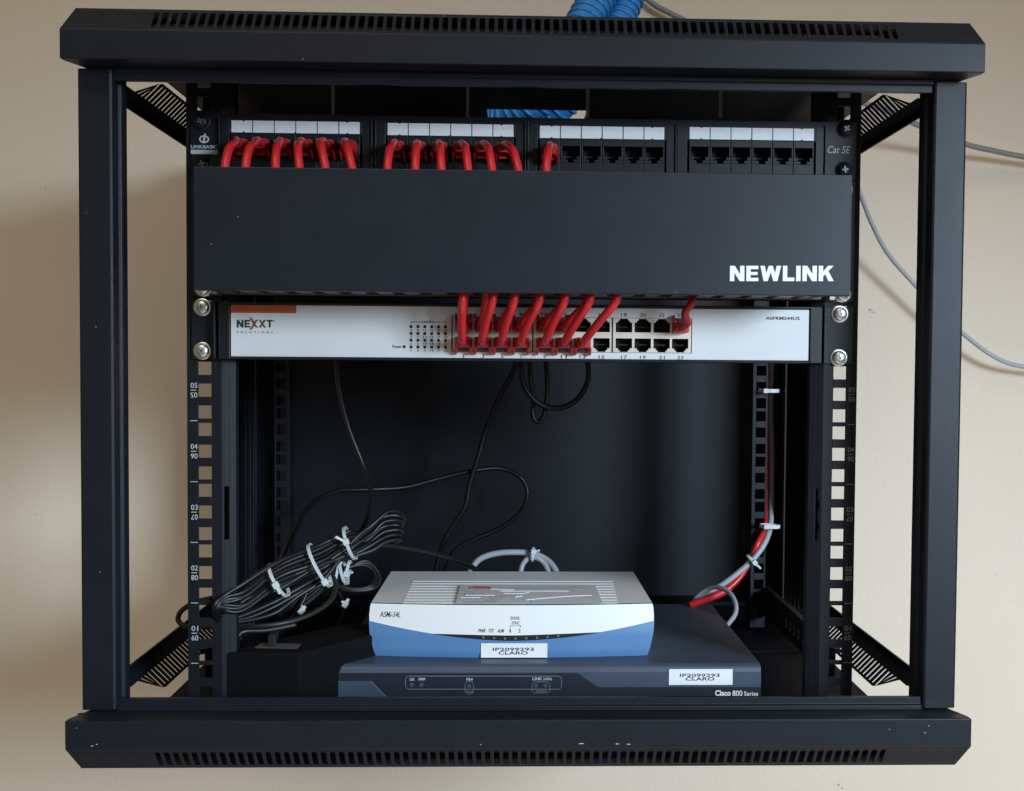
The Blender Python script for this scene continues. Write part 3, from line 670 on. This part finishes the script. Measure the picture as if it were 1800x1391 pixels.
# worn transparent-grey label on top
zs = topz+1.0
crn = [PZ(801, 1061, zs), PZ(1060, 1061, zs), PZ(1046, 1028.5, zs), PZ(809, 1028.5, zs)]
stk = MB().prism(crn, (0, 0, .15)).build('worn_label', mat('grey_film_label', (0.84, 0.86, 0.88), .4, var=.05, vscale=90), tpo)
oc = PZ(843.5, 1034, zs); m = MB(); m.prism([(oc.x+9.6*math.cos(k*.2618), oc.y+6.0*math.sin(k*.2618), zs+.16) for k in range(24)], (0, 0, .1)); m.build('label_logo', 'redprint', stk)
m = MB()
def flat(mb, u0_, v0_, u1_, v1_, wd):
    a, c = PZ(u0_, v0_, zs+.16), PZ(u1_, v1_, zs+.16); mb.prism([(a.x, a.y-wd, zs+.16), (c.x, c.y-wd, zs+.16), (c.x, c.y+wd, zs+.16), (a.x, a.y+wd, zs+.16)], (0, 0, .1))
for (a, b_, c, d, wd) in ((815, 1044.6, 822, 1044.6, 1.0), (824, 1044.6, 827, 1044.6, 1.0), (829, 1044.4, 836, 1044.4, 1.0), (838, 1044, 850, 1043.6, .5), (815, 1040.3, 826, 1040.3, .25), (816, 1048.6, 852, 1048.6, .3), (856, 1048.8, 876, 1049.4, .35),
                         (876, 1049.3, 892, 1047, .4), (895, 1047.2, 908, 1047, .4), (813, 1052.4, 848, 1052.4, .3), (858, 1052.2, 884, 1052.0, .3), (850, 1055.3, 876, 1055.3, .35), (812, 1058.7, 850, 1058.7, .35), (854, 1058.4, 871, 1058.4, .35), (893, 1034.2, 1030, 1033.2, .25), (932, 1056, 936, 1060.5, .5)): flat(m, a, b_, c, d, wd)
m.build('label_text', 'darkprint', stk)
m = MB()
for pts in ([(862, 1036), (890, 1037.2), (903, 1037)], [(885, 1043.8), (915, 1044), (930, 1041.5)], [(925, 1055), (950, 1052.5), (1000, 1048.5), (1040, 1046.8)], [(905, 1050), (918, 1048)], [(818, 1046.5), (870, 1047)], [(810, 1051), (845, 1051)], [(880, 1039.5), (1000, 1039.5)]):
    m.tube([PZ(u, v, zs+.16) for u, v in pts], .38, 6, 4)
for k in range(7): p = PZ(829+k*4.3, 1034, zs+.3); m.prism([(p.x-.8, p.y-1.4, zs+.28), (p.x+.8, p.y-1.4, zs+.28), (p.x+.8, p.y+1.2, zs+.28), (p.x-.8, p.y+1.2, zs+.28)], (0, 0, .06))
m.build('label_crease', 'sticker', stk)
# blue lower front, dark lens
m = MB(); g = sheet(lambda s_: .0, lambda s_: seam(s_), 1.1); m.loft(g, caps=False, closed=False)
g2 = sheet(lambda s_: seam(s_), lambda s_: seam(s_)+.001, 1.1, 1); m.loft([g[-1], [v+Vector((0, 1.6, 0)) for v in g[-1]]], caps=False, closed=False)
m.loft([g[0], [v+Vector((0, 1.6, 0)) for v in g[0]]], caps=False, closed=False)
m.build('blue_front', 'blue', MD, smooth=True, auto=True)
def lens_lo(s_): return seam(s_)
def lens_hi(s_): return seam(s_)+.105*max(0, 1-((s_-.03)/.60)**2)
m = MB(); g = sheet(lens_lo, lens_hi, .9, 3, -.56, .62)
m.loft(g, caps=False, closed=False); lens = m.build('display_window', 'hole', MD)
for k in range(8):
    s_ = -.20+k*.075; p = fp_(s_, seam(s_)+.045, 1.0); MB().disc((p.x, p.z), .9, p.y-.2, p.y+.3, 10).build('indicator_light', 'steel', lens)
def mtxt(mb, t, u0_, v0_, u1_, v1_, Y, **kw): mb.text(t, u0_, v0_, u1_, v1_, Y, thick=.1, **kw)
m = MB()
# lettering follows the front: set just in front of the white face
def face_y(u, v, off=.35):
    y = 141.0
    for _ in range(6):
        p = P(u, v, y); t = (p.z-Z0m)/(Z1m-Z0m); y = fy((p.x-xm)/halfw(min(max(t, 0), 1)), t)-off
    return y
for t, a, b_, c, d in (('ASMi-54L', 667.5, 1075.5, 704, 1085), ('PWR', 841, 1106, 853.5, 1112), ('TST', 859, 1106, 869, 1112), ('ALM', 874.5, 1106, 886, 1112), ('1', 896, 1106, 898, 1112), ('2', 911.5, 1106, 915, 1112), ('SHDSL', 897.5, 1084, 914.5, 1089.5), ('SYNC', 899.5, 1092.5, 913.5, 1098)):
    mtxt(m, t, a, b_, c, d, face_y((a+c)/2, (b_+d)/2, .15), warp=lambda X_, Z_: fy((X_-xm)/halfw(min(max((Z_-Z0m)/(Z1m-Z0m), 0), 1)), (Z_-Z0m)/(Z1m-Z0m))-.1, shear=.25 if t in ('ASMi-54L', 'PWR', 'TST', 'ALM') else 0, bold=.004)
for (a, b_, c, d) in ((897, 1100.2, 915, 1100.2), (897, 1100.2, 897, 1103), (915, 1100.2, 915, 1103)):
    yy = face_y(906, 1101, .2); p, q_ = P(a, b_, yy), P(c, d, yy); m.box(p.x-.15, q_.x+.15, yy-.1, yy, q_.z-.15, p.z+.15)
m.build('lettering', 'darkprint', MD)
nametag(845.5, 1131, 962, 1156, face_y(904, 1143, 1.3), MD, (866, 1138.8, 938.5, 1144.6), (876, 1145.2, 928, 1151))

# ================================================================== POWER ADAPTER
zt2 = -192
Bc = PZ(528, 1148, zt2); Ac = PZ(408, 1147, zt2); Cc = PZ(628, 1104, zt2)
dirw = (Ac-Bc).normalized(); dird = Vector((-dirw.y, dirw.x, 0)); dird = dird if dird.y > 0 else -dird
dird = (dird*.72+Vector((.55, 0, 0))).normalized()
ln = 120
q4 = [Bc, Bc+dirw*58, Bc+dirw*58+dird*ln, Bc+dird*ln]
pa = empty('power_adapter', (q4[0].x, q4[0].y, -244.4), 'black box-shaped power adapter standing in the cabinet left of the router', 'power adapter')
MB().prism([(p.x, p.y, -244.2) for p in q4], (0, 0, zt2+244.2)).build('housing', mat('matt_black_housing', (.004, .004, .005), .8, spec=.12), pa, bevel=1.5)
rr4 = [PZ(448, 1139.5, zt2), PZ(522, 1141, zt2), PZ(530, 1133, zt2), PZ(458, 1131, zt2)]
MB().prism([(p.x, p.y, zt2+.1) for p in rr4], (0, 0, .3)).build('rating_plate', mat('grey_plate', (.10, .10, .10), .35), pa)
MB().prism([(p.x, p.y, zt2+.1) for p in [PZ(470, 1138, zt2), PZ(484, 1138, zt2), PZ(490, 1124, zt2), PZ(478, 1124, zt2)]], (0, 0, 9)).build('plug_inlet', 'hole', pa, bevel=1)

# ================================================================== CABLES
def px(l): return [P(*q_) for q_ in l]
def cable(name, label, cat, m, pts, r, group=None, **kw):
    o = MB().tube(pts, r, 12, 8, **kw).build(name, m, smooth=True)
    return tag(o, label, cat, group)
BC = 'black cords hanging inside the cabinet'
cable('power_cord', 'thin black cord hanging from behind the switch down to the tied coil', 'power cord', 'cord', px([(590, 560, 262), (592, 645, 262), (597, 690, 265), (612, 750, 270), (636, 812, 272), (650, 850, 265), (650, 890, 250), (640, 925, 225), (622, 950, 195)]), 2.1, BC)
cable('power_cord', 'dark cord hanging straight from behind the switch middle towards the modem', 'power cord', 'cord', px([(925, 560, 420), (905, 645, 420), (880, 695, 425), (855, 755, 430), (840, 805, 430), (826, 850, 430), (818, 890, 430), (800, 920, 430), (775, 965, 430), (760, 1040, 430)]), 2.6, BC)
cable('power_cord', 'black cord sweeping in a wide arc across the back of the cabinet', 'power cord', 'cord', px([(480, 1040, 230), (497, 980, 260), (520, 930, 300), (545, 890, 330), (590, 864, 360), (640, 861, 380), (710, 857, 400), (770, 842, 420), (830, 828, 440), (880, 824, 450), (915, 840, 450), (927, 868, 450), (915, 900, 440), (880, 928, 420), (835, 948, 400), (800, 968, 380), (780, 1010, 360)]), 2.3, BC)
cable('power_cord', 'black cord looping just under the middle of the switch', 'power cord', 'cord', px([(914, 570, 330), (916, 645, 330), (922, 680, 330), (940, 704, 332), (962, 716, 334), (990, 716, 334), (1015, 702, 332), (1031, 676, 330), (1034, 650, 330), (1025, 570, 330)]), 2.6, BC)
cable('power_cord', 'short black cord with small hanging bend under the middle of the switch', 'power cord', 'cord', px([(930, 570, 345), (932, 660, 345), (938, 700, 345), (936, 725, 345), (942, 741, 345), (952, 738, 345), (958, 722, 345), (962, 690, 345), (960, 640, 345), (952, 570, 345)]), 2.3, BC)
cable('power_cord', 'black cord running from the tied coil to behind the modem', 'power cord', 'cord', px([(590, 985, 175), (625, 962, 185), (660, 957, 200), (705, 961, 220), (755, 970, 250), (800, 984, 290), (835, 1000, 310), (850, 1030, 320)]), 2.0, BC)
cable('power_cord', 'black cord bending down in front of the power adapter', 'power cord', 'cord', px([(520, 1098, 130), (470, 1108, 122), (430, 1110, 116), (417, 1122, 112), (415, 1150, 110), (421, 1180, 108), (430, 1210, 106), (440, 1240, 104)]), 2.7, BC)
cable('power_cord', 'dark cord bulging out beyond the left mounting rail', 'power cord', mat('olive_black_pvc', (.014, .016, .014), .45), px([(372, 1052, 122), (345, 1058, 132), (320, 1073, 136), (313, 1089, 136), (323, 1100, 134), (345, 1102, 130), (400, 1103, 118), (470, 1100, 112), (530, 1087, 125), (575, 1062, 145), (590, 1035, 160), (585, 1010, 168)]), 2.0, BC)
cable('power_cord', 'black cord rising from the adapter inlet to the zip tie above it', 'power cord', 'cord', px([(478, 1132, 168), (492, 1115, 165), (508, 1095, 160), (520, 1078, 158), (530, 1062, 160), (545, 1030, 165)]), 2.0, BC)
cable('power_cord', 'black cord dropping behind the modem left side from a grey tie', 'power cord', 'cord', px([(585, 1015, 185), (592, 1035, 190), (602, 1055, 195), (610, 1066, 200), (604, 1085, 205), (597, 1105, 215)]), 1.8, BC)
# big tied coil
def Yb(u): return 84+(u-375)/330*104
coil = MB(); rnd = random.Random(3)
def c3(u, v, dy=0): return P(u, v, Yb(u)+dy)
N = 7; pts = []
for k in range(N):
    f = k/(N-1)-.5; j = lambda a=4: rnd.uniform(-a, a)
    low = k in (0, 1, 2, 5)
    dy1 = rnd.uniform(-6, 6); dy2 = rnd.uniform(-6, 6)
    pts += [c3(618+j(2), 949+f*34, dy1), c3(562+j(2), 980+f*44, dy2), c3(490+j(2), 1008+f*42, dy1)]
    pts += [c3(432+j(), 1030+k*7+j(), -3), c3(394+j(), 1046+k*4.5), c3(377+k*2.2+j(1), 1068+j(), 0), c3(388+k*4, 1092+j(2)-k*2, 6)]
    if low: pts += [c3(430+j(), 1092-k*5, 6), c3(480+j(), 1078-k*10, 4), c3(522+j(), 1050-k*8, 0), c3(572+j(), 1014-k*5, dy1)]
    else: pts += [c3(420+j(), 1082-k*3, 5), c3(455+j(), 1056-k*2, 3), c3(497+j(), 1030+j(), 0), c3(566+j(), 996+j(), dy1)]
    pts += [c3(620+j(2), 966+f*26, dy2)]
    rv = k*8
    pts += [c3(652+j(), 924+rv*.9, dy1), c3(678+j(5), 900+rv*1.1, dy1), c3(700+j(5), 900+rv, 0), c3(710-k*2+j(4), 914+rv*.8, 14), c3(684+j(6), 934+rv*.5, 22), c3(645+j(), 946+rv*.2, 8)]
coil.tube(pts, 1.75, 10, 6)
o = coil.build('coiled_cord', 'cord', smooth=True); tag(o, 'long shiny black cord folded into a slanting tied coil beside the left rail', 'power cord')
coil = MB(); pts = []
for k in range(3):
    j = lambda a=3: rnd.uniform(-a, a)
    pts += [P(560+j(), 1018+k*6, 172), P(520+j(), 1050+k*7, 165), P(500-k*5, 1075+k*4, 162), P(530+j(), 1062+k*2, 168), P(585+j(), 1015+k*5, 178), P(612+j(), 1000+j(), 185), P(640+j(), 994-k*4, 192), P(660+k*3, 1008+j(), 198), P(652+k*3, 1030+k*2, 200), P(622+j(), 1035+k*2, 192), P(588+j(), 1026+k*3, 182)]
coil.tube(pts, 1.6, 10, 6); o = coil.build('coiled_cord', 'cord', smooth=True); tag(o, 'smaller dark coiled cord below the big coil, close to the modem', 'power cord')
# modem tail cables
GC = 'grey network cables'
cable('network_cable', 'grey cable arching over the back of the modem', 'network cable', 'grey', px([(818, 1030, 312), (827, 1004, 314), (842, 984, 316), (868, 974, 318), (900, 971, 320), (935, 973, 322), (958, 982, 322), (972, 995, 320), (979, 1010, 318), (982, 1035, 316)]), 2.9, GC)
cable('network_cable', 'small grey cable loop under the tie behind the modem', 'network cable', 'grey', px([(914, 1035, 314), (915, 1008, 316), (919, 992, 318), (930, 981, 320), (944, 981, 320), (956, 990, 320), (964, 1006, 318), (968, 1035, 316)]), 2.6, GC)
# right rear cables
cable('network_cable', 'grey cable coming down the right rear rail to the router', 'network cable', 'grey', px([(1357, 560, 378), (1357, 640, 378), (1355, 720, 379), (1357, 800, 378), (1356, 880, 374), (1354, 924, 360), (1344, 955, 350), (1322, 985, 344), (1290, 1013, 340), (1262, 1033, 338), (1235, 1050, 338), (1216, 1066, 338)]), 2.8, GC)
cable('network_cable', 'thin grey cable loop standing behind the router right corner', 'network cable', 'grey', px([(1216, 1064, 342), (1228, 1046, 338), (1248, 1034, 330), (1268, 1034, 318), (1284, 1044, 306), (1293, 1062, 292), (1292, 1080, 280), (1278, 1100, 272), (1262, 1122, 268)]), 2.2, GC)
cable('patch_cord', 'red cable running down the right rear rail and ending behind the router', 'network cable', 'red', px([(1348, 560, 381), (1348, 640, 381), (1348, 720, 381), (1347, 800, 381), (1348, 880, 378), (1346, 925, 362), (1332, 955, 350), (1322, 978, 350), (1312, 997, 346), (1296, 1020, 340), (1272, 1040, 336), (1240, 1054, 334), (1213, 1064, 336)]), 3.0, rf=lambda t: 1.0 if t < .8 else 1.25)
# cables on the wall at the right
cable('network_cable', 'grey cable leaving the cabinet top right towards the photo edge', 'network cable', 'wallgrey', px([(1480, 170, 430), (1560, 195, 460), (1600, 214, 480), (1650, 235, 500), (1702, 255, 515), (1750, 266, 525), (1800, 276, 530), (1850, 284, 532), (1950, 296, 534)]), 3.1, GC)
cable('network_cable', 'long grey cable drooping along the wall beside the right post', 'network cable', 'grey', px([(1490, 290, 470), (1513, 343, 490), (1532, 392, 500), (1560, 445, 510), (1602, 494, 515), (1650, 545, 518), (1690, 584, 520), (1730, 616, 522), (1765, 636, 524), (1800, 645, 525), (1860, 652, 526), (1960, 656, 528)]), 2.5, GC)
# blue conduits
def conduit(name, label, path, r):
    pth = []
    base = [Vector(p) for p in path]
    mb = MB(); mb.tube(base, r*.93, 20, 10)
    # helical rib wound on the sleeve
    fine = []; Nn = len(base)
    for i in range(Nn-1):
        g_ = lambda k: base[min(max(k, 0), Nn-1)]
        a, b_, c, d = g_(i-1), g_(i), g_(i+1), g_(i+2)
        for t in range(60):
            t /= 60; fine.append(.5*((2*b_)+(c-a)*t+(2*a-5*b_+4*c-d)*t*t+(3*b_-a-3*c+d)*t**3))
    s_len = 0; hel = []; nrm = Vector((1, 0, 0))
    for i in range(1, len(fine)):
        d = fine[i]-fine[i-1]; L_ = d.length
        if L_ < 1e-6: continue
        t = d/L_; nrm = (nrm-t*nrm.dot(t)).normalized(); bn = t.cross(nrm)
        steps = max(1, int(L_/.55))
        for q_ in range(steps):
            s2 = s_len+L_*q_/steps; an = s2/7.6*2*math.pi; hel.append(fine[i-1]+d*q_/steps+(nrm*math.cos(an)+bn*math.sin(an))*r*.93)
        s_len += L_
    mb.tube(hel, 1.9, 6, 1, caps=False)
    return tag(mb.build(name, 'sleeve', smooth=True), label, 'cable sleeve', 'blue sleeves entering the cabinet top')
conduit('spiral_sleeve', 'blue spiral sleeve leaning right at the top edge, left of its twin', [P(1084, -60, 330), P(1062, -20, 322), P(1040, 15, 312), P(1015, 60, 300), P(985, 120, 285), P(950, 170, 275), P(905, 208, 285), P(870, 219, 296), P(820, 228, 300)], 16.5)
conduit('spiral_sleeve', 'blue spiral sleeve at the top edge, right of its twin', [P(1125, -60, 350), P(1112, -20, 345), P(1098, 15, 338), P(1076, 60, 325), P(1040, 120, 310), P(1000, 172, 300), P(950, 212, 310), P(880, 236, 325), P(830, 240, 330)], 14.5)
cable('network_cable', 'dull grey cable crossing the wall behind the blue sleeves', 'network cable', 'wallgrey', px([(1110, -30, 540), (1145, 5, 540), (1175, 22, 540), (1210, 40, 540), (1260, 70, 540)]), 3.2, GC)

# ================================================================== ZIP TIES
def tie(label, u, v, Y, ang, half, depth, head=0.0, tail=None, w_=2.4):
    """band looped round a bundle; ang = direction of the band across the bundle, degrees from the photo's right"""
    c = P(u, v, Y); a = math.radians(ang); d = Vector((math.cos(a), 0, math.sin(a))); ax = Vector((-d.z, 0, d.x)); yv = Vector((0, 1, 0))
    mb = MB(); n = 28; rings = []
    for k in range(n+1):
        t = 2*math.pi*k/n; rad = d*math.cos(t)*half + yv*math.sin(t)*depth; nr = (d*math.cos(t)/half + yv*math.sin(t)/depth).normalized()
        p = c+rad; rings.append([p-ax*w_/2, p+ax*w_/2, p+ax*w_/2+nr*.9, p-ax*w_/2+nr*.9])
    mb.loft(rings, caps=False)
    o = mb.build('cable_tie', 'nylon'); tag(o, label, 'cable tie', 'white cable ties')
    hp = c-yv*depth*math.sqrt(max(0, 1-head*head))+d*half*head
    hb = MB(); R = Matrix((d, yv, ax)).transposed()
    def bx(cen, a_, b_, c_):
        vs = [cen+R @ Vector((sx*a_, sy*b_, sz*c_)) for sx in (-1, 1) for sy in (-1, 1) for sz in (-1, 1)]
        hb.add(vs, [(0, 1, 3, 2), (4, 6, 7, 5), (0, 4, 5, 1), (2, 3, 7, 6), (0, 2, 6, 4), (1, 5, 7, 3)])
    bx(hp-yv*1.3, 2.3, 2.1, 2.2)
    if tail:
        ta = math.radians(tail[0]); td = Vector((math.cos(ta), -.2, math.sin(ta))); e_ = hp-yv*2+td*tail[1]; sx_ = Vector((-td.z, 0, td.x))*1.0
        hb.prism([hp-yv*2-sx_, hp-yv*2+sx_, e_+sx_, e_-sx_], (0, -.9, 0))
    hb.build('tie_head', 'nylon', o, bevel=.5)
tie('white cable tie nearest the left end of the big coil', 490, 1020, Yb(490)-2, -60, 13.5, 13, .1, (-60, 7))
tie('long white cable tie round the middle of the big coil', 562, 994, Yb(562)-2, -62, 18, 14, .7, (20, 5))
tie('white cable tie nearest the right end of the big coil', 615, 955, Yb(615)-2, -70, 13, 13, -.25, (150, 9))
tie('white cable tie with two heads on the smaller coil', 604, 1003, 178, -75, 11, 12, -.8, (-100, 14))
tie('upright white cable tie beside the modem left corner', 612, 1004, 184, -100, 8, 8, .1, (20, 6))
tie('white tie head poking out above the power adapter', 531, 1073, 150, 50, 3.2, 3.5, .2, (75, 5))
tie('greyish cable tie in the shade left of the modem', 608, 1061, 190, 60, 3.5, 3.5, .1, (130, 4))
tie('white cable tie on the grey cables behind the modem', 937, 975, 318, 85, 6.0, 5, .6, (15, 6))
tie('white cable tie at the top of the right rear rail', 1352, 687, 366, 0, 10, 9, -.55, None, 3.4)
tie('white cable tie low on the right rear rail above the red cable', 1353, 925, 348, -2, 9, 6, -.55, None, 3.4)
tie('white cable tie joining the slanting grey and red cables', 1322, 985, 344, -48, 6.5, 6, .2, (-45, 8))

# ------------------------------------------------------------------ small paint chips on the covers
par = [o for o in bpy.data.objects if o.name.startswith('bottom_cover')][0]
for (u, v, l_, a_) in ((162, 1312, 1.6, .3), (170, 1309, 1.2, .2), (1022, 1307.5, 4.2, .02), (1085, 1308, 3.0, 0), (1105, 1308.5, 3.4, -.03), (845, 1309, 1.0, 0), (1633, 1276, 1.0, -.4), (1626, 1288, 1.4, -.3)):
    p = P(u, v, 0); MB().prism([(p.x-l_/2, 0, p.z), (p.x, 0, p.z+.35+a_*l_*.2), (p.x+l_/2, 0, p.z+a_*l_), (p.x, 0, p.z-.25)], (0, -.06, 0)).build('paint_chip', 'paleprint', par)
